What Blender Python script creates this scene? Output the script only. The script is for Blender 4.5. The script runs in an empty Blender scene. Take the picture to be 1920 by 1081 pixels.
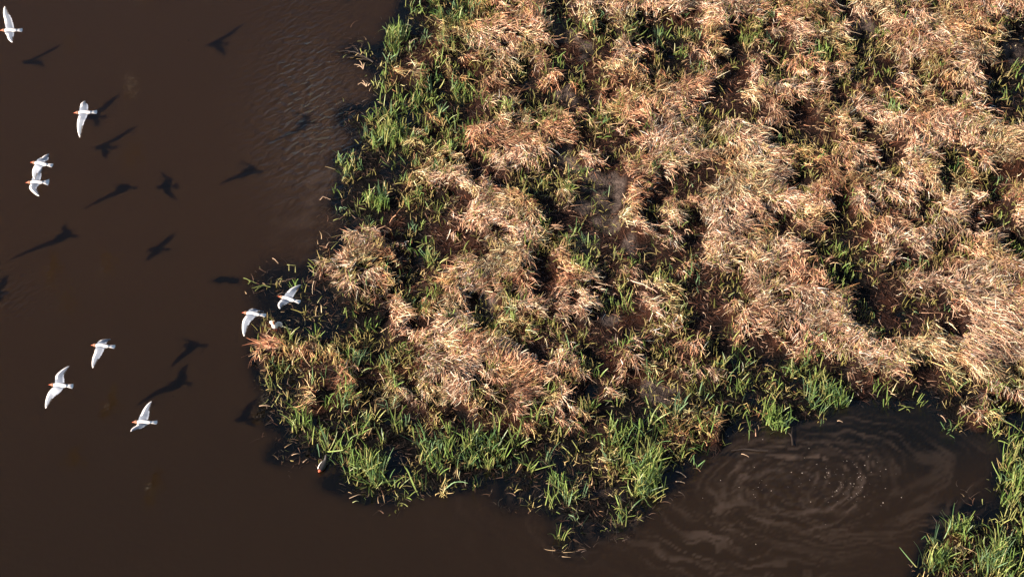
import bpy, math
import numpy as np
from mathutils import Vector, Matrix, Euler

S = bpy.context.scene
COL = S.collection
R = math.radians
rng = np.random.default_rng(11)

# ------------------------------------------------------------------ camera
DEP = R(45.0)                      # depression of the lens axis
FPX = 4939.0                       # focal length in photo pixels (1920 wide)
DIST = 49.4
CAM = np.array([0.0, -DIST * math.cos(DEP), DIST * math.sin(DEP)])
FW = np.array([0.0, math.cos(DEP), -math.sin(DEP)])
UP = np.array([0.0, math.sin(DEP), math.cos(DEP)])
cd = bpy.data.cameras.new('camera')
cam = bpy.data.objects.new('camera', cd); COL.objects.link(cam)
cam.location = CAM; cam.rotation_euler = (R(90) - DEP, 0, 0)
cd.sensor_width = 36.0; cd.lens = 36.0 * FPX / 1920.0
cd.clip_start = 0.5; cd.clip_end = 3000
S.camera = cam

# ------------------------------------------------------------------ light
SUN_EL, SUN_TO = R(24.9), R(27.6)  # elevation; heading (from +X) the light travels to
w = bpy.data.worlds.new('World'); S.world = w; w.use_nodes = True
nt = w.node_tree; bg = nt.nodes['Background']
sky = nt.nodes.new('ShaderNodeTexSky'); sky.sky_type = 'NISHITA'; sky.sun_disc = False
sky.sun_elevation = SUN_EL
to = Vector((math.cos(SUN_TO) * math.cos(SUN_EL), math.sin(SUN_TO) * math.cos(SUN_EL), -math.sin(SUN_EL)))
src = -to
sky.sun_rotation = math.atan2(src.x, src.y)
sky.air_density = 1.0; sky.dust_density = 1.2; sky.ozone_density = 1.0
nt.links.new(sky.outputs[0], bg.inputs[0]); bg.inputs[1].default_value = 0.05
ld = bpy.data.lights.new('sun', 'SUN'); ld.energy = 5.0; ld.angle = R(0.5); ld.color = (1.0, 0.80, 0.63)
lo = bpy.data.objects.new('sun', ld); COL.objects.link(lo)
lo.rotation_euler = to.to_track_quat('-Z', 'Y').to_euler()
S.view_settings.view_transform = 'Standard'; S.view_settings.look = 'None'
S.view_settings.gamma = 1.0; S.view_settings.exposure = 1.5

# ------------------------------------------------------------------ helpers
def px_of(P):
    P = np.asarray(P, float); d = P - CAM
    z = d @ FW
    return 960 + FPX * d[..., 0] / z, 540.5 - FPX * (d @ UP) / z
def at(px, py, z=0.0):
    """photo pixel -> point of the horizontal plane at height z"""
    d = FW + np.array([1.0, 0, 0]) * ((px - 960) / FPX) + UP * ((540.5 - py) / FPX)
    t = (z - CAM[2]) / d[2]
    return CAM + d * t

def _h(ix, iy, seed):
    n = (ix.astype(np.int64) * 374761393 + iy.astype(np.int64) * 668265263 + seed * 1442695041) & 0xffffffff
    n = ((n ^ (n >> 13)) * 1274126177) & 0xffffffff
    n = ((n ^ (n >> 16)) * 2246822519) & 0xffffffff
    return ((n ^ (n >> 15)) & 0xffffff) / float(0xffffff)
def vn(x, y, s, seed=0):
    x = np.asarray(x) / s; y = np.asarray(y) / s
    ix = np.floor(x); iy = np.floor(y); fx = x - ix; fy = y - iy
    fx = fx * fx * (3 - 2 * fx); fy = fy * fy * (3 - 2 * fy)
    a = _h(ix, iy, seed); b = _h(ix + 1, iy, seed); c = _h(ix, iy + 1, seed); d = _h(ix + 1, iy + 1, seed)
    return (a * (1 - fx) + b * fx) * (1 - fy) + (c * (1 - fx) + d * fx) * fy
def fbm(x, y, s, seed=0, o=3):
    t = 0; a = 1; n = 0
    for k in range(o):
        t = t + a * vn(x, y, s / 2 ** k, seed + 17 * k); n += a; a *= 0.55
    return t / n
def sstep(a, b, x):
    t = np.clip((x - a) / (b - a), 0, 1); return t * t * (3 - 2 * t)

def mat(name):
    m = bpy.data.materials.new(name); m.use_nodes = True
    return m, m.node_tree, m.node_tree.nodes['Principled BSDF']
def tag(o, label=None, cat=None, group=None, kind=None):
    if label: o['label'] = label
    if cat: o['category'] = cat
    if group: o['group'] = group
    if kind: o['kind'] = kind
    return o
def mesh_np(name, V, F, material, cols=None, smooth=False):
    me = bpy.data.meshes.new(name)
    V = np.ascontiguousarray(V, dtype=np.float32); F = np.ascontiguousarray(F, dtype=np.int32)
    nf, k = F.shape
    me.vertices.add(len(V)); me.vertices.foreach_set('co', V.ravel())
    me.loops.add(nf * k); me.loops.foreach_set('vertex_index', F.ravel())
    me.polygons.add(nf)
    me.polygons.foreach_set('loop_start', np.arange(0, nf * k, k, dtype=np.int32))
    me.polygons.foreach_set('loop_total', np.full(nf, k, dtype=np.int32))
    me.update(calc_edges=True); me.validate()
    if cols is not None:
        a = me.attributes.new('tint', 'FLOAT_COLOR', 'POINT')
        c = np.ones((len(V), 4), np.float32); c[:, :cols.shape[1]] = cols
        a.data.foreach_set('color', c.ravel())
    me.polygons.foreach_set('use_smooth', np.full(nf, smooth))
    me.materials.append(material)
    o = bpy.data.objects.new(name, me); COL.objects.link(o)
    return o

# ------------------------------------------------------------------ survey of the marsh
# one letter per 40 px cell (x from 480, y from 0): w water, D black silt at the waterline, h thin sedge on wet ground,
# G dense green sedge, g straw mixed with green, d brown litter, m grey mud, s straw, S thick straw
ROWS = [
 'wwwwwwwGGGgssSdSsSSSsSSssSSdSSsssSSS',
 'wwwwwwGhggSSSSmghghhhSdgsSgsmsSSSSsh',
 'wwwwDhhdghssgsdmdSshsshshsgghgSSSSsm',
 'wwwwwDgsGgdshssdsSshgsdshsssdhsgsshh',
 'wwwwwwGGGGsshhmhsgsSSdsSSSSdsssssshh',
 'wwwwhGGDgGdgggssgsSSsdddSdsSssSSSSsd',
 'wwwwwGGggdSSSSsdddSSSgSShhdsdSSSSSSS',
 'wwwwhhDhggdSSsmSdsSSSSSSSgsSSdSshSSS',
 'wwwwhhGgsSsdhhgmmSsdddSSShSSSsSSgghd',
 'wwwDGGhghdSSSdsmmSdssSSSSSSdSssdSsdS',
 'wwwwDhdhdsSSSsddmSsSdSSsdsShdSsSSshs',
 'wwwDSSshdddsSggmdmhsdSSSSsdhdSSSdsSh',
 'DDDsSgghdsSSSdSgdsdhsSsSSSshhsddsSSS',
 'DDDhSSgdsSSSsdSsdhsgddhSSSSghdSSSSSS',
 'hhhhhhsgSSmgsSssmdsgddSSSSSSddhdsSSS',
 'sghhhhSdSSgggsdddhssdhsSsSSSsddsdSSS',
 'sgsgghhsSSSSsdshdsdhsGhhhsssSSSSSSSS',
 'hdddsdggSSsSSsssdsggsshhhGGhSSSdgSSg',
 'hhsdghgsgSgsSgsDshmmhGGhGGGGdhhDhhss',  # d after the last G run is a shadow, drawn as dark litter
 'hhGhhhhhghsdsgsghGGggghhGhhwwwwwhsgD',
 'whhGGhhGGGGGGhhhgGGggswwwwwwwwwwwwwG',
 'wDhDGGhhGGhhGhhhgGGGhwwwwwwwwwwwwwDG',
 'wwwwhhhhhhDhhhGhGGGhwwwwwwwwwwwwwwhG',
 'wwwwwDDwwwwDDDhhhhDwwwwwwwwwwwwwwDhG',
 'wwwwwwwwwwwwwwDDDDwwwwwwwwwwwwwwGhGh',
 'wwwwwwwwwwwwwwDDwwwwwwwwwwwwwwwGgdGh',
 'wwwwwwwwwwwwwwwwwwwwwwwwwwwwwwwhhhGG',
]
assert all(len(r) == 36 for r in ROWS), [(i, len(r)) for i, r in enumerate(ROWS) if len(r) != 36]
CH = np.array([list(r) for r in ROWS])
for r_, c_, n_, k_ in [(13, 3, 1, 'D'), (14, 0, 4, 'D'), (14, 4, 2, 'h'), (15, 1, 1, 'h'), (15, 2, 2, 'D'), (17, 1, 1, 'D'), (18, 0, 1, 'D'), (19, 0, 1, 'D'),
                       (20, 1, 1, 'D'), (20, 9, 1, 'h'), (21, 1, 3, 'D'), (21, 6, 1, 'D'), (21, 14, 1, 'D'), (21, 20, 1, 'D'), (22, 4, 1, 'D'), (22, 6, 1, 'D'),
                       (22, 34, 1, 'D'), (23, 34, 1, 'w'), (21, 34, 1, 'w'), (22, 10, 2, 'D'), (22, 13, 1, 'D'), (22, 19, 1, 'D')]:
    CH[r_, c_:c_ + n_] = k_          # black silt showing between the shore plants
CH = np.concatenate([np.full((27, 14), 'w'), CH, np.repeat(CH[:, -1:], 3, 1)], 1)   # water to the left, margin to the right
CH = np.concatenate([np.repeat(CH[:1], 3, 0), CH, np.repeat(CH[-1:], 3, 0)], 0)
X0, Y0 = 480 - 14 * 40 + 20, -3 * 40 + 20
def table(**kw): return np.vectorize(lambda c: float(kw.get(c, 0)))(CH)
def look(T, px, py):
    u = np.clip((px - X0) / 40.0, 0, T.shape[1] - 1.001); v = np.clip((py - Y0) / 40.0, 0, T.shape[0] - 1.001)
    i = u.astype(int); j = v.astype(int); a = u - i; b = v - j
    a = a * a * (3 - 2 * a); b = b * b * (3 - 2 * b)
    return (T[j, i] * (1 - a) + T[j, i + 1] * a) * (1 - b) + (T[j + 1, i] * (1 - a) + T[j + 1, i + 1] * a) * b
T_Z = table(w=-.17, D=-.045, h=.012, G=.014, g=.12, d=.05, m=.03, s=.15, S=.24)
T_STRAW = table(S=.79, s=.555, g=.49, d=.04, m=.0, h=.10, G=.12, D=0)
T_LIT = table(d=1, s=.6, S=.3, h=.45, g=.4, m=.12, G=.25, D=.12)
T_GREEN = table(G=.95, h=.27, g=.38, s=.07, d=.07, S=.025, m=.05, D=.05)
T_MUD = table(m=1); T_ONE = table(**{c_: 1 for c_ in 'DhGgdmsS'})
T_WET = table(w=1, D=1, h=.78, G=.80, d=.2, m=.0, g=.15)
T_LAND = table(w=0, D=.45, h=1, G=1, g=1, d=1, m=1, s=1, S=1)
BLOBS = [(428, 526, 30, 9, .14), (668, 103, 34, 8, .12), (1112, 1000, 34, 16, .10), (505, 765, 26, 50, .06), (520, 850, 30, 30, .06), (640, 905, 50, 28, .08),
         (700, 935, 60, 14, .07), (1380, 850, 60, 8, .07), (1800, 795, 40, 10, .06)]

def warp(x, y, amp):
    return (x + amp * (fbm(x, y, .9, 3) - .5) * 2, y + amp * 1.3 * (fbm(x, y, .9, 9) - .5) * 2)
def lookxy(T, x, y, dy=0.0, amp=.22):
    xx, yy = warp(x, y, amp)
    P = np.stack([xx, yy, np.zeros_like(xx)], -1)
    px, py = px_of(P)
    return look(T, px, py + dy)

def strawmask(x, y):
    t = lookxy(T_STRAW, x, y, -7, .16) - .30 * lookxy(T_MUD, x, y, -7, .16)
    a = x * .80 - y * .60; b = x * .60 + y * .80            # drifts lie slantwise
    return sstep(.535, .68, t + .60 * (fbm(a * .45, b, .22, 401, 3) - .5) + 1.15 * (fbm(a * .42, b, .085, 877, 2) - .5))

def height(x, y):
    z = lookxy(T_Z, x, y, -7) * .62 + .12 * strawmask(x, y)
    land = sstep(-.1, .05, z)
    mound = sstep(.08, .22, z)
    z = z + (fbm(x * .5 - y * .35, y * .8 + x * .6, .33, 21, 4) - .5) * (.05 + .17 * mound) + (fbm(x, y, .16, 5, 2) - .5) * .05 * land
    z = np.where(z < -.06, z * 2.2 + .072, z)
    return z

# fine survey grid over everything the photo shows
GX0, GX1, GY0, GY1, GS = -13.2, 13.2, -9.5, 11.5, .05
gx = np.arange(GX0, GX1 + GS / 2, GS); gy = np.arange(GY0, GY1 + GS / 2, GS)
XX, YY = np.meshgrid(gx, gy)
ZZ = height(XX, YY)
def zat(x, y):
    u = np.clip((x - GX0) / GS, 0, len(gx) - 1.01); v = np.clip((y - GY0) / GS, 0, len(gy) - 1.01)
    i = u.astype(int); j = v.astype(int); a = u - i; b = v - j
    return (ZZ[j, i] * (1 - a) + ZZ[j, i + 1] * a) * (1 - b) + (ZZ[j + 1, i] * (1 - a) + ZZ[j + 1, i + 1] * a) * b
def blur(A, n):
    k = np.ones(2 * n + 1) / (2 * n + 1)
    A = np.apply_along_axis(lambda r: np.convolve(np.pad(r, n, 'edge'), k, 'valid'), 0, A)
    return np.apply_along_axis(lambda r: np.convolve(np.pad(r, n, 'edge'), k, 'valid'), 1, A)
ZS = blur(ZZ, 4); DZY, DZX = np.gradient(ZS, GS)

def sheet(name, xs, ys, Z, C, material):
    X, Y = np.meshgrid(xs, ys); n, m = X.shape
    V = np.stack([X, Y, Z], -1).reshape(-1, 3)
    idx = np.arange(n * m).reshape(n, m)
    F = np.stack([idx[:-1, :-1], idx[:-1, 1:], idx[1:, 1:], idx[1:, :-1]], -1).reshape(-1, 4)
    return mesh_np(name, V, F, material, C.reshape(-1, C.shape[-1]), True)
def ring(xs, far): return np.concatenate([[-far, -far * .35], xs, [far * .35, far]])
def padz(A, mode='edge'): return np.pad(A, ((2, 2), (2, 2)) + (((0, 0),) if A.ndim == 3 else ()), mode)

# ------------------------------------------------------------------ mud ground
def nodes_ground():
    m, t, p = mat('wet_marsh_mud')
    N = t.nodes.new; L = t.links.new
    at_ = N('ShaderNodeAttribute'); at_.attribute_name = 'tint'
    geo = N('ShaderNodeNewGeometry')
    n1 = N('ShaderNodeTexNoise'); n1.inputs['Scale'].default_value = 9; n1.inputs['Detail'].default_value = 8; n1.inputs['Roughness'].default_value = .7
    L(geo.outputs['Position'], n1.inputs['Vector'])
    r = N('ShaderNodeMapRange'); r.inputs[1].default_value = .3; r.inputs[2].default_value = .7; r.inputs[3].default_value = .45; r.inputs[4].default_value = 1.5
    L(n1.outputs[0], r.inputs[0])
    mx = N('ShaderNodeVectorMath'); mx.operation = 'SCALE'
    L(at_.outputs['Color'], mx.inputs[0]); L(r.outputs[0], mx.inputs['Scale'])
    L(mx.outputs[0], p.inputs['Base Color'])
    n2 = N('ShaderNodeTexNoise'); n2.inputs['Scale'].default_value = 26; n2.inputs['Detail'].default_value = 6
    L(geo.outputs['Position'], n2.inputs['Vector'])
    b = N('ShaderNodeBump'); b.inputs['Strength'].default_value = .9; b.inputs['Distance'].default_value = .05
    L(n2.outputs[0], b.inputs['Height']); L(b.outputs[0], p.inputs['Normal'])
    r2 = N('ShaderNodeMapRange'); r2.inputs[1].default_value = .35; r2.inputs[2].default_value = .65; r2.inputs[3].default_value = .6; r2.inputs[4].default_value = .95
    L(n1.outputs[0], r2.inputs[0]); L(r2.outputs[0], p.inputs['Roughness'])
    p.inputs['Specular IOR Level'].default_value = .1
    return m
mudf = lookxy(T_MUD, XX, YY, -2); wet = lookxy(T_WET, XX, YY, -4)
lit = np.array([.012, .0058, .0045]); grey = np.array([.072, .057, .051]); blk = np.array([.0015, .0014, .0017]); redp = np.array([.028, .0105, .006])
nz = fbm(XX, YY, .7, 41, 3)[..., None]
c = lit * (1 - sstep(.45, .7, nz)) + redp * sstep(.45, .7, nz)
mk = sstep(.30, .62, mudf * (.15 + 1.5 * fbm(XX, YY, .22, 77, 4)))[..., None]
c = c * (1 - mk) + grey * mk
wk = np.clip(np.maximum(sstep(.2, .75, wet + .5 * (fbm(XX, YY, .5, 55) - .5)) * (1 - mk[..., 0]), 1 - sstep(.0, .035, ZZ)), 0, 1)[..., None]
c = c * (1 - wk) + blk * wk
sheet('mud_ground', ring(gx, 220), ring(gy, 220), padz(ZZ), padz(c), nodes_ground())['kind'] = 'structure'

# ------------------------------------------------------------------ water
def nodes_water():
    m, t, p = mat('silty_water')
    N = t.nodes.new; L = t.links.new
    a = N('ShaderNodeAttribute'); a.attribute_name = 'tint'
    L(a.outputs['Color'], p.inputs['Base Color'])
    p.inputs['Roughness'].default_value = .035
    p.inputs['IOR'].default_value = 1.38
    p.inputs['Subsurface Weight'].default_value = 1.0
    p.inputs['Subsurface Radius'].default_value = (1.0, .75, .55)
    p.inputs['Subsurface Scale'].default_value = .6
    geo = N('ShaderNodeNewGeometry')
    mp = N('ShaderNodeMapping'); mp.vector_type = 'TEXTURE'; mp.inputs['Rotation'].default_value = (0, 0, R(42)); mp.inputs['Scale'].default_value = (.62, .34, 1)
    L(geo.outputs['Position'], mp.inputs['Vector'])
    n1 = N('ShaderNodeTexNoise'); n1.inputs['Scale'].default_value = 3.0; n1.inputs['Detail'].default_value = 1; n1.inputs['Distortion'].default_value = .3
    L(mp.outputs[0], n1.inputs['Vector'])
    b1 = N('ShaderNodeBump'); b1.inputs['Distance'].default_value = .16
    L(n1.outputs[0], b1.inputs['Height'])
    L(a.outputs['Alpha'], b1.inputs['Strength'])
    n2 = N('ShaderNodeTexNoise'); n2.inputs['Scale'].default_value = 8.0; n2.inputs['Detail'].default_value = 2
    L(geo.outputs['Position'], n2.inputs['Vector'])
    b2 = N('ShaderNodeBump'); b2.inputs['Distance'].default_value = .010; b2.inputs['Strength'].default_value = .7
    L(n2.outputs[0], b2.inputs['Height']); L(b1.outputs[0], b2.inputs['Normal'])
    L(b2.outputs[0], p.inputs['Normal'])
    return m
WS = .05
P0 = np.stack([XX, YY, np.zeros_like(XX)], -1); PX, PY = px_of(P0)
deep = np.array([.0192, .0104, .0044]); low = np.array([.0146, .0087, .0040]); dark = np.array([.0016, .0018, .0015]); silt = np.array([.070, .050, .037])
f = sstep(300, 1000, PY + .25 * (PX - 300))[..., None]
C = deep * (1 - f) + low * f
# shallows over the black bank
landness = blur(lookxy(T_LAND, XX, YY, 0, .25), 5)
sh = sstep(.04, .55, landness + .18 * (fbm(XX, YY, .8, 71) - .5))[..., None]
bl = np.zeros_like(XX); wpx, wpy = PX + 26 * (fbm(XX, YY, .25, 61) - .5), PY + 14 * (fbm(XX, YY, .2, 62) - .5)
for bx_, by_, rx_, ry_, a_ in BLOBS: bl = np.maximum(bl, np.exp(-(((wpx - bx_) / rx_) ** 2 + ((wpy - by_) / ry_) ** 2) * .8))
sh = np.maximum(sh, sstep(.25, .8, bl)[..., None] * .92)
C = C * (1 - sh) + dark * sh
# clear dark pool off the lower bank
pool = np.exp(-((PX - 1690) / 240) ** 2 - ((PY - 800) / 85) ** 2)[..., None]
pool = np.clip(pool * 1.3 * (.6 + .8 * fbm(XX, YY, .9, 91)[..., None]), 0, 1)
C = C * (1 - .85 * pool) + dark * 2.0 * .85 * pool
# silt swirls turning round the backwater
def swirl(cx, cy, rx, ry, seed, kr, gain, kt=1.8, sector=False):
    global C
    ux = (PX - cx) / rx; uy = (PY - cy) / ry
    wx = .20 * (fbm(XX, YY, .5, seed + 3) - .5); wy = .20 * (fbm(XX, YY, .5, seed + 4) - .5)
    r = np.hypot(ux + wx, uy + wy); th = np.arctan2(uy, ux)
    s = r + .10 * th
    n = fbm(s * kr, th * kt, 1.0, seed, 4)
    st = sstep(.48, .74, n) * np.exp(-(np.abs(r - .62) / .42) ** 2) * (.35 + .65 * sstep(.3, .7, fbm(XX, YY, .9, seed + 8)))
    if sector: st = st * sstep(-.1, .35, uy) * (1 - sstep(-.1, .35, ux))
    st = (gain * st)[..., None]
    C = C * (1 - np.clip(st, 0, 1)) + silt * np.clip(st, 0, 1)
swirl(1490, 915, 170, 100, 201, 30, .85)
swirl(1600, 900, 290, 140, 231, 26, .33, 2.0)
swirl(1480, 870, 520, 240, 261, 46, .6, 2.4, True)
# silt lifted off the left bank
st = sstep(.5, .78, fbm(XX * .8 + YY * .9, YY * 1.6 - XX * 1.2, .5, 301, 4)) * np.exp(-((PX - 600) / 90) ** 2 - ((PY - 330) / 150) ** 2)
C = C * (1 - .30 * st[..., None]) + silt * .30 * st[..., None]
hz = (.16 * np.exp(-((PX - 600) / 110) ** 2 - ((PY - 250) / 170) ** 2))[..., None] * (1 - sh)  # broad lighter tone mixed in over the rippled water
C = C * (1 - hz) + silt * hz
rip = .75 * np.exp(-((PX - 590) / 115) ** 2 - ((PY - 250) / 150) ** 2) + .3 * np.exp(-((PX - 560) / 80) ** 2 - ((PY - 60) / 130) ** 2) + .35 * np.exp(-((PX - 1500) / 120) ** 2 - ((PY - 910) / 60) ** 2)
rip = rip + .35 * np.exp(-((PX - 20) / 60) ** 2 - ((PY - 560) / 40) ** 2)
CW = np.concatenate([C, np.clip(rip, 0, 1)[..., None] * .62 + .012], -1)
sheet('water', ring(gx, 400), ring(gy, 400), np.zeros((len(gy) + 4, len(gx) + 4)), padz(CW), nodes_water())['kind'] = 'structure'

# ------------------------------------------------------------------ blades
def blade_mat(name, rough, trans):
    m, t, p = mat(name)
    N = t.nodes.new; L = t.links.new
    a = N('ShaderNodeAttribute'); a.attribute_name = 'tint'
    L(a.outputs['Color'], p.inputs['Base Color']); p.inputs['Roughness'].default_value = rough
    p.inputs['Specular IOR Level'].default_value = .35
    if trans:
        tr = N('ShaderNodeBsdfTranslucent'); L(a.outputs['Color'], tr.inputs[0])
        mix = N('ShaderNodeMixShader'); mix.inputs[0].default_value = trans
        L(p.outputs[0], mix.inputs[1]); L(tr.outputs[0], mix.inputs[2])
        L(mix.outputs[0], t.nodes['Material Output'].inputs[0])
    return m
M_STRAW = blade_mat('dry_reed', .6, 0)
M_GREEN = blade_mat('green_sedge', .42, .14)

def blades(P, az, pitch, L, W, bend, tint, tip=.15, nseg=4, roll=None, floor=True, kink=None):
    """ribbon leaves: P root points, az heading, pitch rise, bend change of pitch to the tip"""
    n = len(P); 
    if roll is None: roll = rng.normal(0, .5, n)
    pts = [P.copy()]; cur = P.copy(); azc = az.copy()
    daz = rng.normal(0, .22, n)
    for k in range(nseg):
        pt = pitch + bend * ((k + .5) / nseg) ** 1.4
        if kink is not None: pt = np.where(k >= kink, pt - 1.3, pt)
        d = np.stack([np.cos(azc) * np.cos(pt), np.sin(azc) * np.cos(pt), np.sin(pt)], -1)
        cur = cur + d * (L / nseg)[:, None]
        if floor:
            g = zat(cur[:, 0], cur[:, 1]); g = np.maximum(g, .0) + .004
            cur[:, 2] = np.maximum(cur[:, 2], g)
        pts.append(cur.copy()); azc = azc + daz
    pts = np.stack(pts, 1)
    side0 = np.stack([-np.sin(az), np.cos(az), np.zeros(n)], -1)
    dirn = pts[:, -1] - pts[:, 0]; dirn /= np.linalg.norm(dirn, axis=1, keepdims=True) + 1e-9
    nrm = np.cross(dirn, side0)
    side = side0 * np.cos(roll)[:, None] + nrm * np.sin(roll)[:, None]
    prof = np.array([.8, 1.0, .95, .75, tip]) if nseg == 4 else np.linspace(1, tip, nseg + 1)
    w2 = (W[:, None] * prof[None]) / 2
    A = pts - side[:, None] * w2[..., None]; B = pts + side[:, None] * w2[..., None]
    V = np.stack([A, B], 2).reshape(-1, 3)
    base = (np.arange(n) * 2 * (nseg + 1))[:, None]
    k = np.arange(nseg)[None] * 2
    F = np.stack([base + k, base + k + 1, base + k + 3, base + k + 2], -1).reshape(-1, 4)
    if tint.ndim == 2: tint = np.repeat(tint[:, None], nseg + 1, 1)
    Ct = np.repeat(tint[:, :, None], 2, 2).reshape(-1, 3)
    return V, F, Ct
def merge(lst):
    V, F, C = [], [], []; o = 0
    for v, f_, c_ in lst:
        V.append(v); F.append(f_ + o); C.append(c_); o += len(v)
    return np.concatenate(V), np.concatenate(F), np.concatenate(C)

def scatter(dens, T, dy, seed_patch=None, amp=.2, patch=0.0, z_min=-.03):
    """points over the marsh with a density (per square metre) times the surveyed table"""
    xa, xb, ya, yb = -6.2, 12.6, -8.8, 10.6
    n = int((xb - xa) * (yb - ya) * dens)
    x = rng.uniform(xa, xb, n); y = rng.uniform(ya, yb, n)
    px, py = px_of(np.stack([x, y, np.zeros(n)], -1))
    d = lookxy(T, x, y, dy, amp)
    if patch: d = d * (1 - patch + 2 * patch * sstep(.36, .64, fbm(x, y, .45, seed_patch, 3)))
    keep = (rng.random(n) < d) & (px > 380) & (px < 2010) & (py > -70) & (py < 1170)
    x = x[keep]; y = y[keep]; z = zat(x, y)
    k = z > z_min
    return x[k], y[k], z[k]
def grad(x, y):
    i = np.clip(((x - GX0) / GS).astype(int), 0, len(gx) - 1); j = np.clip(((y - GY0) / GS).astype(int), 0, len(gy) - 1)
    return DZX[j, i], DZY[j, i]
def palette(cols, wts, n, jit=.18):
    c = np.array(cols)[rng.choice(len(cols), n, p=np.array(wts) / sum(wts))]
    return np.clip(c * (1 + rng.normal(0, jit, (n, 1))), .004, .85)

STRAW = [(.74, .50, .35), (.55, .325, .21), (.19, .075, .042), (.37, .30, .14), (.22, .13, .09), (.88, .69, .52)]
# thick mats of dead reed, combed downhill and in drifts
x, y, z = scatter(2900, T_ONE, 0)
kp = rng.random(len(x)) < strawmask(x, y) * (.62 + .38 * lookxy(T_STRAW, x, y, -7)) + (.010 + .03 * sstep(.3, .8, lookxy(T_STRAW, x, y, -7))) * (z > .02)
x, y, z = x[kp], y[kp], z[kp]
n = len(x); sx, sy = grad(x, y)
drift = R(-48) + 3.4 * (fbm(x, y, 1.3, 500, 2) - .5) * 2 + 1.2 * (fbm(x, y, .35, 501, 1) - .5) * 2
vx = -sx * .4 + .8 * np.cos(drift); vy = -sy * .4 + .8 * np.sin(drift)
comb = np.exp(-((px_of(np.stack([x, y, z], -1))[0] - 1850) / 110) ** 2) * np.exp(-((px_of(np.stack([x, y, z], -1))[1] - 640) / 90) ** 2)
vx = vx * (1 - comb) + comb * .8; vy = vy * (1 - comb) - comb * 1.1
az = np.arctan2(vy, vx) + rng.normal(0, 1, n) * np.where(rng.random(n) < .24, 1.6, .36) * (1 - .5 * comb)
reach = rng.random(n) ** 1.6
P = np.stack([x, y, z + .003 + reach * .07], -1)
L_ = (.065 + .165 * rng.random(n) ** 1.4) * (1 + 1.0 * comb) * np.where(rng.random(n) < .05, 1.7, 1)
red = sstep(.45, .70, fbm(x, y, .8, 611, 3)) * .75
tint = palette(STRAW, [4.5, 4, 5, 2.2, 3.4, 4.5], n, .30) * (1 - red[:, None] * np.array([.20, .42, .56]))
tint = tint * (.60 + .64 * sstep(.28, .66, fbm(x, y, .38, 733, 3)))[:, None]      # rotted against bleached straw
olive = np.clip(sstep(.12, .4, lookxy(T_GREEN, x, y, -7)) * .8 + .42 * sstep(.56, .7, fbm(x, y, .6, 741, 2)), 0, .9)[:, None]
tint = tint * (1 - olive) + olive * tint * np.array([.80, .95, .62])
mat1 = blades(P, az, rng.normal(.07, .27, n), L_, rng.uniform(.006, .0145, n), rng.normal(-.45, .4, n), tint, tip=.3, roll=rng.normal(0, .75, n), nseg=3)
o = mesh_np('dead_reed_mat', *mat1[:2], M_STRAW, mat1[2])
tag(o, 'matted pale straw of dead reeds in drooping mounds over the marsh', 'dead reeds', kind='stuff')
# rusty broken litter on the low ground
x, y, z = scatter(520, T_LIT, -3, 402, .2, .3)
n = len(x); P = np.stack([x, y, z + .006 + .02 * rng.random(n)], -1)
tint = palette([(.045, .019, .012), (.10, .042, .023), (.02, .011, .009), (.34, .2, .13)], [4, 2.4, 6, .9], n)
wetk = sstep(.3, .8, lookxy(T_WET, x, y, -4))[:, None]; tint = tint * (1 - .65 * wetk)
m2 = blades(P, rng.uniform(0, 2 * math.pi, n), rng.normal(.05, .15, n), rng.uniform(.06, .2, n), rng.uniform(.006, .013, n), rng.normal(-.2, .2, n), tint, nseg=2)
o = mesh_np('reed_litter', *m2[:2], M_STRAW, m2[2])
tag(o, 'rusty brown broken reed litter lying on the low dark mud', 'reed litter', kind='stuff')

# drowned and floating stems round the waterline
T_FR = table(D=1, h=.5, G=.35)
x, y, z = scatter(95, T_FR, 0, 405, .3, .9, z_min=-.16)
k = z < .02; x, y, z = x[k], y[k], z[k]; n = len(x)
tint = palette([(.03, .02, .014), (.30, .22, .13), (.20, .22, .08), (.08, .045, .028)], [6, .8, 1.2, 3], n)
m3 = blades(np.stack([x, y, np.maximum(z, .004)], -1), rng.uniform(0, 2 * math.pi, n), rng.normal(.15, .3, n), rng.uniform(.05, .22, n), rng.uniform(.008, .017, n), rng.normal(-.3, .3, n), tint, nseg=3)
o = mesh_np('drowned_stems', *m3[:2], M_STRAW, m3[2])
tag(o, 'dark and pale drowned stems in the black water round the bank', 'drowned stems', kind='stuff')

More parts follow.
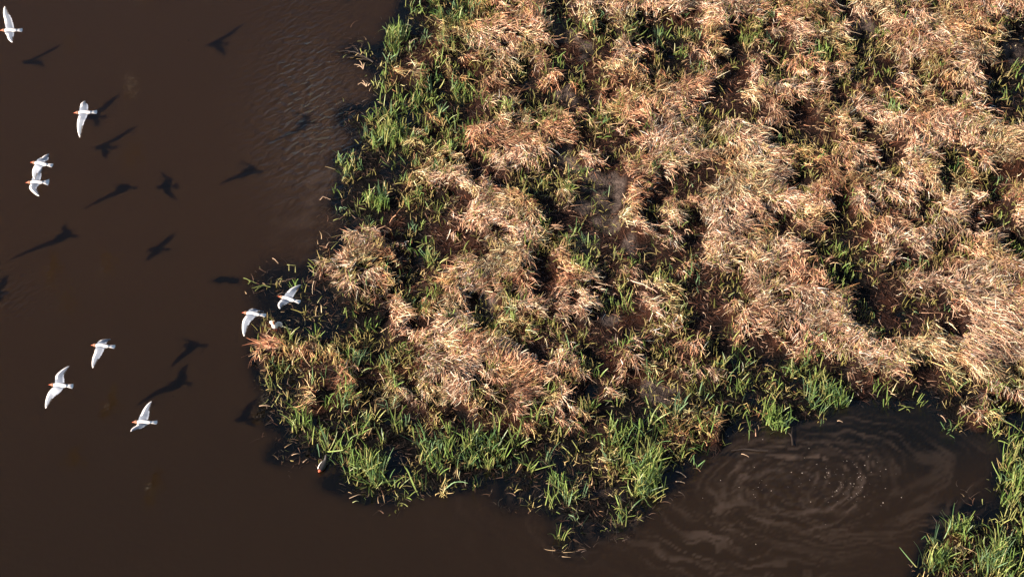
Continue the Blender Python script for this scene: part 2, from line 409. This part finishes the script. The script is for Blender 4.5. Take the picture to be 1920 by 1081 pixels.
GREENS = [(.125, .215, .055), (.18, .26, .075), (.09, .175, .07), (.25, .28, .10), (.12, .215, .115)]
def tufts(x, y, z, per, lmin, lmax, spread, tall=1.0, lean=.35, w=(.011, .022), pal=GREENS, wts=(4, 3.5, 2, 2, 1.5)):
    k = rng.poisson(per, len(x)) + 2
    i = np.repeat(np.arange(len(x)), k); n = len(i)
    bx = x[i] + rng.normal(0, spread, n); by = y[i] + rng.normal(0, spread, n)
    bz = np.maximum(zat(bx, by), -.05) - .01
    tl = rng.uniform(.7, 1.25, len(x))[i] * (np.ones(len(x)) * tall)[i] * rng.uniform(lmin, lmax, n)
    tc = palette(pal, wts, len(x), .12)[i] * (1 + rng.normal(0, .14, (n, 1)))
    az = rng.uniform(0, 2 * math.pi, n)
    tiltc = rng.normal(0, .12, len(x))[i]
    pitch = math.pi / 2 - np.abs(rng.normal(0, lean, n)) + tiltc
    # cut-off yellow-brown foot, green blade
    foot = np.array([.34, .25, .10]); g0 = np.clip(rng.normal(.55, .25, n), 0, 1)[:, None]
    st = [tc * (1 - g0 * .9) + foot * g0 * .9, tc * (1 - g0 * .35) + foot * .35 * g0, tc, tc, tc * np.array([1.15, 1.05, .95])]
    T = np.clip(np.stack(st, 1), .004, .8)
    kink = np.where(rng.random(n) < .13, rng.integers(2, 4, n), 9)
    return blades(np.stack([bx, by, bz], -1), az, pitch, tl, rng.uniform(*w, n), -np.abs(rng.normal(0, .45, n)), T, tip=.35, roll=rng.uniform(-1.5, 1.5, n), floor=True, kink=kink)
x, y, z = scatter(27, T_GREEN, -14, 403, .14, .95, z_min=-.07)
px, py = px_of(np.stack([x, y, z], -1))
tall = np.clip(.72 + .45 * sstep(450, 950, py) + .2 * lookxy(T_GREEN, x, y, -14) - .12 * sstep(1000, 1700, px) * (1 - sstep(650, 800, py)), .5, 1.4)
g1 = tufts(x, y, z, 4.6, .20, .40, .06, tall)
o = mesh_np('marsh_sedge', *g1[:2], M_GREEN, g1[2])
tag(o, 'upright green sedge growing along the wet shore and in the gaps of the straw', 'sedge', kind='stuff')
# short olive shoots mixed into the straw
T_OL = table(g=1, s=.5, S=.42, h=.28, G=.32, d=.2, m=.18, D=.08)
x, y, z = scatter(80, T_OL, -9, 404, .2, .75, z_min=-.04)
g2 = tufts(x, y, z, 2.2, .10, .24, .05, 1.0, lean=.7, w=(.008, .015), pal=[(.25, .24, .08), (.33, .28, .12), (.16, .19, .05), (.42, .33, .16)], wts=(4, 3, 3, 2))
o = mesh_np('olive_shoots', *g2[:2], M_GREEN, g2[2])
tag(o, 'short olive and yellowing shoots pushing through the dead straw', 'grass shoots', kind='stuff')

# ------------------------------------------------------------------ sedge clumps one can point at
CL = 'clumps of tall green sedge at the water edge'
clumps = [  # px, py of the foot, width px, blades, label
 (1202, 905, 62, 300, 'broad thick green sedge clump on the southern point of the marsh'),
 (1455, 790, 40, 190, 'narrow bright green sedge clump beside the dark pool, under the straw bank'),
 (1570, 745, 46, 170, 'green sedge clump right of its neighbour on the pool bank, below thick straw'),
 (693, 880, 52, 210, 'green sedge clump nearest the small swimming bird'),
 (728, 262, 46, 190, 'green sedge clump on the upper left shore beside the rippled water'),
 (740, 70, 36, 120, 'green sedge clump at the top of the left shore, above the dark twigs'),
 (1795, 1000, 44, 150, 'green sedge clump at the head of the lower right islet'),
 (1752, 1062, 34, 110, 'leftmost green sedge clump of the lower right islet'),
 (1868, 1050, 48, 170, 'green sedge clump in the middle of the lower right islet'),
 (1905, 900, 42, 230, 'tall dense green sedge clump at the right edge, above the islet hollow'),
 (905, 850, 70, 260, 'wide green sedge clump in the middle of the lower shore'),
 (808, 492, 30, 70, 'thin dark green sedge clump behind the rounded straw mound'),
 (706, 385, 40, 110, 'green sedge clump on the left shore above the rounded straw mound'),
]
for cx, cy, wd, nb, lab in clumps:
    c0 = at(cx, cy, .02); s = wd / 105.0 / 2
    n = max(5, nb // 11)
    a = rng.uniform(0, 2 * math.pi, n); rr = np.sqrt(rng.random(n)) * s
    x = rr * np.cos(a) + c0[0]; y = rr * np.sin(a) * 1.1 + c0[1]
    z0 = float(max(zat(np.array([c0[0]]), np.array([c0[1]]))[0], -.02))
    v, f_, c_ = tufts(x, y, zat(x, y), 5.0, .22, .44, .045, 1.0, lean=.27, w=(.012, .023))
    org = np.array([c0[0], c0[1], z0]); o = mesh_np('sedge_clump', v - org, f_, M_GREEN, c_); o.location = org
    tag(o, lab, 'sedge clump', CL)

# ------------------------------------------------------------------ loose stems, sprigs and twigs
def tube(name, paths, rad, material, color, flat=1.0):
    """joined tapering tubes through world points; origin at first point"""
    V, F = [], []; K = 6
    org = np.array(paths[0][0][0] if isinstance(paths[0], tuple) else paths[0][0], float)
    for path in paths:
        pts = np.array(path, float); n = len(pts); r0 = rad
        tang = np.gradient(pts, axis=0); tang /= np.linalg.norm(tang, axis=1, keepdims=True) + 1e-9
        for i in range(n):
            s = np.cross(tang[i], [0, 0, 1.0]); s = s / (np.linalg.norm(s) + 1e-9) if np.linalg.norm(s) > 1e-3 else np.array([1.0, 0, 0])
            u = np.cross(s, tang[i]); r = r0 * (1 - .6 * i / (n - 1))
            for k in range(K):
                t_ = 2 * math.pi * k / K
                V.append(pts[i] - org + (s * math.cos(t_) + u * math.sin(t_) * flat) * r)
        b = len(V) - n * K
        for i in range(n - 1):
            for k in range(K):
                F.append((b + i * K + k, b + i * K + (k + 1) % K, b + (i + 1) * K + (k + 1) % K, b + (i + 1) * K + k))
    V = np.array(V); c_ = np.tile(np.array(color), (len(V), 1)) * (1 + rng.normal(0, .1, (len(V), 1)))
    o = mesh_np(name, V, np.array(F), material, np.clip(c_, 0, .9), True); o.location = org
    return o
def path(pts, z=.012, bow=.0, sub=4):
    W = [at(px, py, 0) for px, py in pts]; out = []
    for a, b in zip(W[:-1], W[1:]):
        for k in range(sub): out.append(a + (b - a) * k / sub)
    out.append(W[-1]); out = np.array(out)
    g = np.maximum(zat(out[:, 0], out[:, 1]), 0)
    out[:, 2] = g + z + bow * np.sin(np.linspace(0, math.pi, len(out))) + rng.normal(0, .004, len(out))
    return out
PALE, GRN, TWIG = (.52, .38, .26), (.16, .24, .06), (.02, .014, .011)
SG = 'loose reed stems floating off the bank'
stems = [
 ([(568, 868), (578, 860)], PALE, 'thin pale reed stem floating above the small swimming bird\'s wake'),
 ([(547, 854), (562, 851)], PALE, 'pale reed stem on the water nearest the left corner of the lower shore'),
 ([(655, 935), (677, 927)], PALE, 'tan reed stem floating below the lower left shore, upper of a close pair'),
 ([(661, 942), (673, 940)], (.36, .40, .2), 'short pale green stem floating below the tan one'),
 ([(486, 761), (507, 762)], PALE, 'straight level reed stem against the left bank under the straw tip'),
 ([(1267, 903), (1284, 906)], PALE, 'pale reed stem afloat right of the southern sedge clump, lower of two'),
 ([(1267, 884), (1278, 889), (1287, 895)], PALE, 'bent pale reed stem afloat right of the southern sedge clump, upper of two'),
 ([(1390, 851), (1404, 857)], PALE, 'pale reed stem under the thin dark twig at the pool'),
 ([(1801, 788), (1818, 779)], GRN, 'single green blade lying out over the pool at the right bank'),
 ([(1764, 779), (1769, 785), (1774, 792)], PALE, 'slanting pale stem in the pool left of the single green blade'),
 ([(600, 376), (606, 371), (620, 375)], PALE, 'kinked reed stem afloat off the left shore near the silt cloud'),
 ([(611, 465), (619, 454)], PALE, 'short stem standing out of the water left of the rounded straw mound'),
 ([(511, 485), (516, 489), (522, 495)], PALE, 'pale hooked stem above the black silt flat'),
 ([(542, 508), (542, 497)], (.3, .3, .12), 'short yellow-green stem on the black silt flat, left of two'),
 ([(554, 512), (554, 500)], (.3, .3, .12), 'short yellow-green stem on the black silt flat, right of two'),
 ([(1570, 789), (1580, 792)], PALE, 'small tan stem drifting under the pool bank sedge'),
 ([(1417, 818), (1416, 805)], (.5, .3, .2), 'short rusty stub standing in the pool'),
]
for p_, colr, lab in stems:
    tag(tube('loose_reed', [path(p_, .014, .02)], .0085, M_STRAW, colr, .6), lab, 'reed stem', SG)
sprigs = [
 ([[(457, 522), (467, 528), (481, 532)], [(467, 528), (470, 531), (465, 534)]], 'forked green sprig floating left of the flying gulls'),
 ([[(507, 539), (493, 537), (484, 540), (472, 541)], [(493, 537), (486, 542), (478, 547)]], 'forked green sprig floating just above the gull pair at the marsh tip'),
 ([[(588, 518), (588, 507), (577, 492)], [(588, 505), (594, 499), (599, 490)], [(588, 505), (576, 500)]], 'three-armed green sprig on the black silt flat'),
 ([[(1685, 770), (1700, 765), (1714, 766)], [(1700, 765), (1690, 761)], [(1700, 768), (1706, 773)]], 'small forked sprig lying on the pool under the straw bank'),
 ([[(681, 131), (678, 122), (674, 115)], [(681, 131), (675, 126), (664, 122)], [(681, 131), (683, 123), (685, 119)], [(680, 128), (670, 127)]], 'dry fan-shaped sprig floating off the upper left shore, upper of two'),
 ([[(687, 163), (678, 158), (671, 160)], [(687, 163), (682, 156), (679, 152)], [(687, 163), (690, 157)], [(690, 162), (698, 158)]], 'dry spreading sprig floating off the upper left shore, lower of two'),
]
for ps, lab in sprigs:
    tag(tube('floating_sprig', [path(p_, .016, .03) for p_ in ps], .010, M_STRAW, (.17, .21, .06) if 'dry' not in lab else PALE, .5), lab, 'sprig', 'sprigs floating off the bank')
twigs = [
 ([[(700, 118), (684, 108), (668, 101), (650, 97), (634, 98)], [(684, 108), (668, 107), (650, 110)], [(690, 113), (676, 113)]], 'black waterlogged branch reaching out from the upper left shore'),
 ([[(1440, 845), (1420, 846), (1395, 843), (1371, 845)]], 'thin black twig lying on the pool surface below the bank'),
 ([[(1487, 836), (1484, 818), (1486, 800)], [(1484, 818), (1478, 812)]], 'bare dark twig standing at the pool edge under the sedge'),
]
for ps, lab in twigs:
    tag(tube('twig', [path(p_, .012, .02) for p_ in ps], .02, M_STRAW, TWIG), lab, 'twig')
o = tube('fallen_reed', [path([(1182, 536), (1205, 548), (1232, 562)], .10, .05)], .013, M_STRAW, (.62, .42, .33))
tag(o, 'long straight pale reed fallen across the dark mud channel', 'fallen reed')

# foam specks on the swirl
fv, ff = [], []
for k in range(110):
    if k < 80: px_, py_ = rng.normal(1590, 38), rng.normal(908, 26)
    else: px_, py_ = rng.normal(1480, 70), rng.normal(900, 45)
    p0 = at(px_, py_, 0); r = abs(rng.normal(0, .004)) + .002; b = len(fv)
    for q in range(6): fv.append(p0 + np.array([math.cos(q * 1.047) * r, math.sin(q * 1.047) * r, .001]))
    fv.append(p0 + np.array([0, 0, r * .6]))
    for q in range(6): ff.append((b + q, b + (q + 1) % 6, b + 6))
M_FOAM, _, pf = mat('foam'); pf.inputs['Base Color'].default_value = (.42, .36, .31, 1); pf.inputs['Roughness'].default_value = .4
tag(mesh_np('foam_specks', np.array(fv), np.array(ff), M_FOAM), 'tiny pale foam specks turning in the silt swirl', 'foam', kind='stuff')

# ------------------------------------------------------------------ gulls
def plain(name, col, rough=.6, trans=0):
    m, t, p = mat(name)
    N = t.nodes.new; L = t.links.new
    n = N('ShaderNodeTexNoise'); n.inputs['Scale'].default_value = 40
    cr = N('ShaderNodeMapRange'); cr.inputs[3].default_value = .85; cr.inputs[4].default_value = 1.1
    L(n.outputs[0], cr.inputs[0])
    v = N('ShaderNodeVectorMath'); v.operation = 'SCALE'; v.inputs[0].default_value = col; L(cr.outputs[0], v.inputs['Scale'])
    L(v.outputs[0], p.inputs['Base Color']); p.inputs['Roughness'].default_value = rough
    if trans:
        tr = N('ShaderNodeBsdfTranslucent'); L(v.outputs[0], tr.inputs[0])
        mix = N('ShaderNodeMixShader'); mix.inputs[0].default_value = trans
        L(p.outputs[0], mix.inputs[1]); L(tr.outputs[0], mix.inputs[2]); L(mix.outputs[0], t.nodes['Material Output'].inputs[0])
    return m
GM = [plain('white_plumage', (.80, .80, .80)), plain('shaded_grey_wing', (.19, .23, .30), .6, .08), plain('brown_hood', (.24, .12, .075)),  # wing grey darkened and blued, painting shading into the mantle colour
      plain('red_bill', (.45, .10, .05), .4), plain('black_wing_edge', (.02, .02, .022)), plain('red_leg', (.4, .06, .04), .4)]
def catmull(pts, n):
    pts = np.array(pts, float); k = len(pts); out = []
    pp = np.vstack([2 * pts[0] - pts[1], pts, 2 * pts[-1] - pts[-2]])
    for t in np.linspace(0, k - 1 - 1e-6, n):
        i = int(t); u = t - i; a, b, c_, d = pp[i], pp[i + 1], pp[i + 2], pp[i + 3]
        out.append(.5 * ((2 * b) + (c_ - a) * u + (2 * a - 5 * b + 4 * c_ - d) * u * u + (3 * b - a - 3 * c_ + d) * u ** 3))
    return np.array(out)
class GB:
    def __init__(s): s.v = []; s.f = []; s.m = []
    def ring_loft(s, cs, rs, side, up, mats, K=12):
        b = len(s.v)
        for c_, (rw, rh) in zip(cs, rs):
            for k in range(K):
                t = 2 * math.pi * k / K; s.v.append(c_ + side * math.cos(t) * rw + up * math.sin(t) * rh)
        for i in range(len(cs) - 1):
            for k in range(K):
                s.f.append((b + i * K + k, b + i * K + (k + 1) % K, b + (i + 1) * K + (k + 1) % K, b + (i + 1) * K + k)); s.m.append(mats[i])
        for i, rev in ((0, True), (len(cs) - 1, False)):
            q = [b + i * K + k for k in range(K)]; s.f.append(tuple(reversed(q)) if rev else tuple(q)); s.m.append(mats[min(i, len(mats) - 1)])
def gull_mesh(name, fwd, up, wr, wl, fan=.05, tail_len=.11):
    """fwd, up unit vectors; wr/wl = (shoulder, wrist, tip) points of right and left wing, body centre at the origin"""
    g = GB(); side = np.cross(fwd, up); side /= np.linalg.norm(side)   # right-hand side
    def A(f_, u_=0, s_=0): return fwd * f_ + up * u_ + side * s_
    # bill tip .. tail root in one loft
    st = [(.205, -.008, .002, .002, 3), (.185, -.004, .006, .007, 3), (.168, .0, .010, .012, 2), (.150, .004, .024, .027, 2), (.130, .004, .030, .032, 2), (.108, .0, .029, .031, 0),
          (.085, -.006, .036, .038, 0), (.045, -.012, .052, .050, 0), (.0, -.014, .056, .052, 0), (-.05, -.008, .048, .042, 0), (-.10, 0, .034, .026, 0), (-.135, .004, .026, .014, 0)]
    g.ring_loft([A(a, b) for a, b, *_ in st], [(c_, d) for _, _, c_, d, _ in st], side, up, [e for *_, e in st[:-1]], 14)
    # tail: thin wedge of feathers
    nt_ = 7; b = len(g.v)
    for i in range(nt_):
        u = i / (nt_ - 1) * 2 - 1
        for zt in (.004, -.004):
            g.v.append(A(-.12, .004 + zt, u * .022)); g.v.append(A(-.135 - tail_len * (1 - .10 * u * u) + (.004 if i % 2 else 0), .004 + zt * .3, u * fan))
    for i in range(nt_ - 1):
        p = b + i * 4; g.f.append((p, p + 4, p + 5, p + 1)); g.m.append(0); g.f.append((p + 2, p + 3, p + 7, p + 6)); g.m.append(0)
        g.f.append((p + 1, p + 5, p + 7, p + 3)); g.m.append(0)
    for p in (b, b + (nt_ - 1) * 4): g.f.append((p, p + 1, p + 3, p + 2)); g.m.append(0)
    for sgn, W3 in ((1, wr), (-1, wl)):
        n = 22; sh, wrp, tip = [np.array(q, float) for q in W3]
        root = sh * .3; cl = catmull([root, sh, (sh + wrp) / 2 + up * .006, wrp, (wrp + tip) / 2 + fwd * .008, tip], n)
        tt = np.linspace(0, 1, n)
        d = np.gradient(cl, axis=0); d /= np.linalg.norm(d, axis=1, keepdims=True)
        chord = np.interp(tt, [0, .2, .4, .6, .72, .85, .95, 1], [.155, .162, .156, .142, .120, .084, .044, .010])
        lead = np.interp(tt, [0, .3, .55, .7, 1], [.40, .38, .34, .42, .5])
        b = len(g.v); cols = 5
        prev = None
        for i in range(n):
            cv = sgn * np.cross(d[i], up) ; cv = cv / (np.linalg.norm(cv) + 1e-6)
            k_ = .55 * (1 - .55 * tt[i]); cv = cv * (1 - k_) - fwd * k_
            cv = cv - d[i] * (cv @ d[i]); cv /= np.linalg.norm(cv) + 1e-6
            if prev is not None: cv = cv * .6 + prev * .4; cv /= np.linalg.norm(cv)
            prev = cv; nv = np.cross(cv, d[i]) * (1 if (np.cross(cv, d[i]) @ up) > 0 else -1)
            serr = .012 * (i % 2) * (tt[i] > .35)
            L0 = cl[i] - cv * chord[i] * lead[i]
            for q in range(cols):
                u = q / (cols - 1); ch = chord[i] - (serr if q == cols - 1 else 0)
                p = L0 + cv * ch * u + nv * (.012 * math.sin(math.pi * min(1, u * 1.15)) * (1 - .6 * tt[i]))
                th = .007 * (1 - u * .8) * (1 - .6 * tt[i]) + .0012
                g.v.append(p + nv * th); g.v.append(p - nv * th)
        for i in range(n - 1):
            for q in range(cols - 1):
                p = b + (i * cols + q) * 2; r = p + cols * 2
                u = tt[i]
                top = 0 if (q == 0 and u > .35) or u > .92 else 1
                if q == cols - 2 and u > .70: top = 4
                g.f.append((p, r, r + 2, p + 2)); g.m.append(top)
                g.f.append((p + 1, p + 3, r + 3, r + 1)); g.m.append(4 if (q == cols - 2 and u > .70) else 0)
            for q in (0, cols - 1):
                p = b + (i * cols + q) * 2; r = p + cols * 2
                g.f.append((p, p + 1, r + 1, r)); g.m.append(0 if q == 0 else (4 if tt[i] > .7 else 0))
        p = b + (n - 1) * cols * 2
        for q in range(cols - 1): g.f.append((p + q * 2, p + q * 2 + 1, p + q * 2 + 3, p + q * 2 + 2)); g.m.append(0)
    me = bpy.data.meshes.new(name); me.from_pydata([tuple(q) for q in g.v], [], g.f)
    for m_ in GM: me.materials.append(m_)
    me.polygons.foreach_set('material_index', g.m); me.polygons.foreach_set('use_smooth', [True] * len(g.f)); me.update()
    return me
def solve(dx, up_px, scale, length, high=False):
    """image offset -> 3-D offset of the given length (flatter of the two answers)"""
    X = dx / scale; s = up_px / (scale * .7071)            # s = y + z
    rest = max(length ** 2 - X * X, s * s / 2)
    d = math.sqrt(max(rest / 2 - s * s / 4, 0))
    a, b = s / 2 + d, s / 2 - d
    y, z = (a, b) if abs(b) < abs(a) else (b, a)
    if high: y, z = z, y
    return np.array([X, y, z])
GG = 'gulls flying low over the water'
def gull(px, py, Rpx, head, tail, wrist_r, tip_r, wrist_l, tip_l, label, fan=.05, high=(0, 0), group=GG, pitch=0.0, tips=(None, None)):
    """px,py body centre in the photo; Rpx drop to its reflection; offsets are photo pixels (x right, y down)"""
    h = Rpx / 2 / .7071 / 103.0
    pos = at(px, py, h); sc = FPX / float((pos - CAM) @ FW)
    hx, hy = head[0] - tail[0], -(head[1] - tail[1])
    fwd = np.array([hx, hy / .7071, 0.0]); fwd /= np.linalg.norm(fwd); fwd[2] = math.tan(pitch); fwd /= np.linalg.norm(fwd)
    def pt(o_, ln, hi): return solve(o_[0], -o_[1], sc, ln, hi)
    r1, r2 = pt(wrist_r, .20, high[0]), pt(tip_r, .47, high[0]); l1, l2 = pt(wrist_l, .20, high[1]), pt(tip_l, .47, high[1])
    if tips[0] is not None: r2 = np.array(tips[0], float); r1 = r2 * .42 + np.array([-.045, .01, .03])
    if tips[1] is not None: l2 = np.array(tips[1], float); l1 = l2 * .42 + np.array([-.045, -.01, .03])
    rr, ll = r1 / np.linalg.norm(r1), l1 / np.linalg.norm(l1)
    acr = rr - ll; acr -= fwd * (acr @ fwd); acr /= np.linalg.norm(acr)     # across the shoulders, to the right
    up = np.cross(acr, fwd); up /= np.linalg.norm(up)
    if up[2] < 0: up = -up
    up = up * .5 + np.array([0, 0, 1.0]) * .5; up -= fwd * (up @ fwd); up /= np.linalg.norm(up)
    sd = np.cross(fwd, up)
    me = gull_mesh('gull', fwd, up, (sd * .06 + fwd * .03 + up * .01, r1, r2), (-sd * .06 + fwd * .03 + up * .01, l1, l2), fan)
    o = bpy.data.objects.new('gull', me); COL.objects.link(o); o.location = pos
    return tag(o, label, 'gull', group)
gull(19, 57, 285, (-12, 0), (20, 0), (-6, -22), (-10, -45), (2, 11), (11, 26), 'white gull at the top left corner with its head at the frame edge')
gull(158, 211, 300, (-16, 1), (20, 0), (-4, -15), (-5, -24), (-6, 16), (-8, 47), 'white gull alone over the upper left water, wings spread, fully in view')
gull(76, 307, 278, (-12, -1), (24, 5), (4, -11), (8, -20), (-7, 10), (-13, 20), 'upper gull of the overlapping pair at the left, tail held straight', tips=(None, (-.12, -.16, -.24)))
gull(68, 342, 170, (-11, -1), (22, -1), (-1, -15), (4, -27), (-5, 10), (12, 27), 'lower gull of the overlapping pair at the left, with a fanned round tail', fan=.095)
gull(191, 648, 115, (-12, -2), (24, 1), (-1, -9), (9, -11), (-8, 16), (-13, 41), 'white gull seen with its far wing drawn in, highest of the lower left three')
gull(112, 722, 146, (-15, 0), (24, 3), (-4, -17), (12, -35), (-16, 15), (-25, 43), 'white gull with both wings spread wide, leftmost of the lower left three')
gull(269, 791, 125, (-15, 1), (25, 2), (0, -16), (11, -38), (-6, 7), (-17, 15), 'white gull with its near wing dipped forward, lowest of the lower left three')
gull(474, 588, 190, (-14, -1), (25, 4), (2, -8), (16, -3), (-12, 13), (-14, 42), 'white gull at the marsh tip with one broad wing hanging down')
gull(540, 560, 150, (-9, -3), (24, 6), (6, -15), (21, -26), (-11, 8), (-11, 18), 'grey-backed gull banking over the black silt flat')
OG = 'gulls of the same flock whose shadows and reflections fall on the water'
W = ((-3, -17), (10, -36), (-12, 14), (-18, 40))
for px_, py_, R_, lab, tp in [
    (-150, 103, 150, 'gull beyond the left edge that casts the shadow nearest the corner gull', ((-.05, .24, .34), (-.09, -.38, .2))),
    (-115, 205, 205, 'gull beyond the left edge that casts the shadow behind the lone upper gull', ((-.05, .42, .25), (-.1, -.4, .1))),
    (-85, 265, 195, 'gull beyond the left edge that casts the shadow under the lone upper gull', ((-.01, .30, .32), (-.06, -.42, .07))),
    (-75, 343, 212, 'gull beyond the left edge that casts the shadow right of the overlapping pair', ((0, .34, -.24), (-.08, -.28, -.34))),
    (-195, 437, 210, 'gull beyond the left edge that casts the long shadow at the left edge', ((0, .32, -.02), (-.2, -.27, -.40))),
    (-70, 463, 245, 'gull beyond the left edge that casts the small shadow in the middle water', ((-.02, .27, .17), (-.07, -.26, -.05))),
    (-330, 548, 205, 'gull beyond the left edge whose wing shadow just enters low at the left', ((0, .38, .1), (-.05, -.35, .1))),
    (200, -62, 372, 'gull above the top edge mirrored right of the overlapping pair', (None, None)),
    (214, -115, 275, 'gull above the top edge mirrored right of the lone upper gull', ((-.1, .35, .3), (-.1, -.36, .28))),
    (90, -170, 265, 'gull above the top edge mirrored right of the corner gull', (None, None)),
    (238, -240, 260, 'gull above the top edge mirrored near the top of the water', ((-.08, .4, .2), (-.1, -.3, -.3)))]:
    k = rng.uniform(.85, 1.1)
    gull(px_, py_, R_, (-14, 0), (24, 2), *[(a * k, b * k) for a, b in W], lab, group=OG, tips=tp)

# gull standing on the tip of the marsh, facing the camera
def standing_gull():
    p = at(517, 629, 0); zg = max(float(zat(np.array([p[0]]), np.array([p[1]]))[0]), 0.0)
    f_ = np.array([-.06, -.40, .91]); f_ /= np.linalg.norm(f_); up = np.array([.10, .91, .40]); up -= f_ * (up @ f_); up /= np.linalg.norm(up)
    wl = (np.array([.045, .0, .03]), np.array([.085, .02, .045]), np.array([.105, .07, -.13]))
    wr = (np.array([-.04, .02, .03]), np.array([-.05, .05, .03]), np.array([-.01, .12, -.17]))
    me = gull_mesh('gull', f_, up, wr, wl, .03, .05)
    o = bpy.data.objects.new('gull', me); COL.objects.link(o); o.location = (p[0], p[1], zg + .20)
    tag(o, 'gull standing on the straw at the marsh tip, breast to the viewer', 'gull')
    for s in (-1, 1):
        a = np.array([s * .02, 0, -.07]); l = tube('leg', [[a, a + np.array([0, .01, -.06]), a + np.array([0, 0, -.13])]], .005, M_STRAW, (.3, .05, .03)); l.parent = o; l.location = a
standing_gull()

# small dark waterbird swimming by the lower left bank
def waterbird():
    p = at(605, 876, 0); f_ = np.array([.35, .93, .0]); f_ /= np.linalg.norm(f_); up = np.array([0, 0, 1.0]); sd = np.cross(f_, up)
    g = GB()
    def A(a, b, s=0): return f_ * a + up * b + sd * s
    st = [(.215, .135, .003, .003, 3), (.195, .14, .008, .009, 3), (.178, .145, .017, .02, 4), (.155, .14, .021, .027, 4), (.135, .105, .018, .026, 4), (.115, .06, .032, .04, 4),
          (.07, .035, .052, .048, 4), (.0, .03, .06, .05, 4), (-.07, .035, .05, .042, 4), (-.12, .045, .034, .028, 3), (-.165, .06, .012, .008, 3)]
    g.ring_loft([A(a, b) for a, b, *_ in st], [(c_, d) for _, _, c_, d, _ in st], sd, up, [e for *_, e in st[:-1]], 12)
    me = bpy.data.meshes.new('waterbird'); me.from_pydata([tuple(q) for q in g.v], [], g.f)
    for m_ in GM: me.materials.append(m_)
    me.polygons.foreach_set('material_index', g.m); me.polygons.foreach_set('use_smooth', [True] * len(g.f)); me.update()
    o = bpy.data.objects.new('waterbird', me); COL.objects.link(o); o.location = p
    tag(o, 'small dark swimming bird with a white flank streak and red patch', 'waterbird')
    me2 = bpy.data.meshes.new('wing'); V, F = [], []
    for i in range(9):
        u = i / 8; a = .07 - u * .18; r = .052 + .014 * math.sin(math.pi * u)
        V += [tuple(A(a, .040, -r)), tuple(A(a, .064, -r + .002)), tuple(A(a, .080, -r + .020))]
    for i in range(8):
        for q in range(2): b = i * 3 + q; F.append((b, b + 1, b + 4, b + 3))
    me2.from_pydata(V, [], F); me2.materials.append(GM[0]); w_ = bpy.data.objects.new('flank_stripe', me2); COL.objects.link(w_); w_.parent = o
waterbird()

# rusty bundle of long reeds at the very tip
V_, F_, C_ = [], [], []
bx = 90; c0 = at(520, 655, 0)
P = np.stack([c0[0] + rng.normal(0, .10, bx), c0[1] + rng.normal(0, .07, bx), .05 + .10 * rng.random(bx)], -1)
bl = blades(P, math.pi + rng.normal(-.12, .22, bx), rng.normal(.02, .08, bx), rng.uniform(.22, .42, bx), rng.uniform(.012, .02, bx), rng.normal(-.1, .1, bx),
            palette([(.42, .18, .10), (.30, .12, .07), (.60, .38, .25)], [3, 2, 3], bx), tip=.3)
o = mesh_np('reed_bundle', bl[0] - c0, bl[1], M_STRAW, bl[2]); o.location = c0
tag(o, 'rusty orange bundle of flattened reeds pointing left off the marsh tip', 'reed bundle')
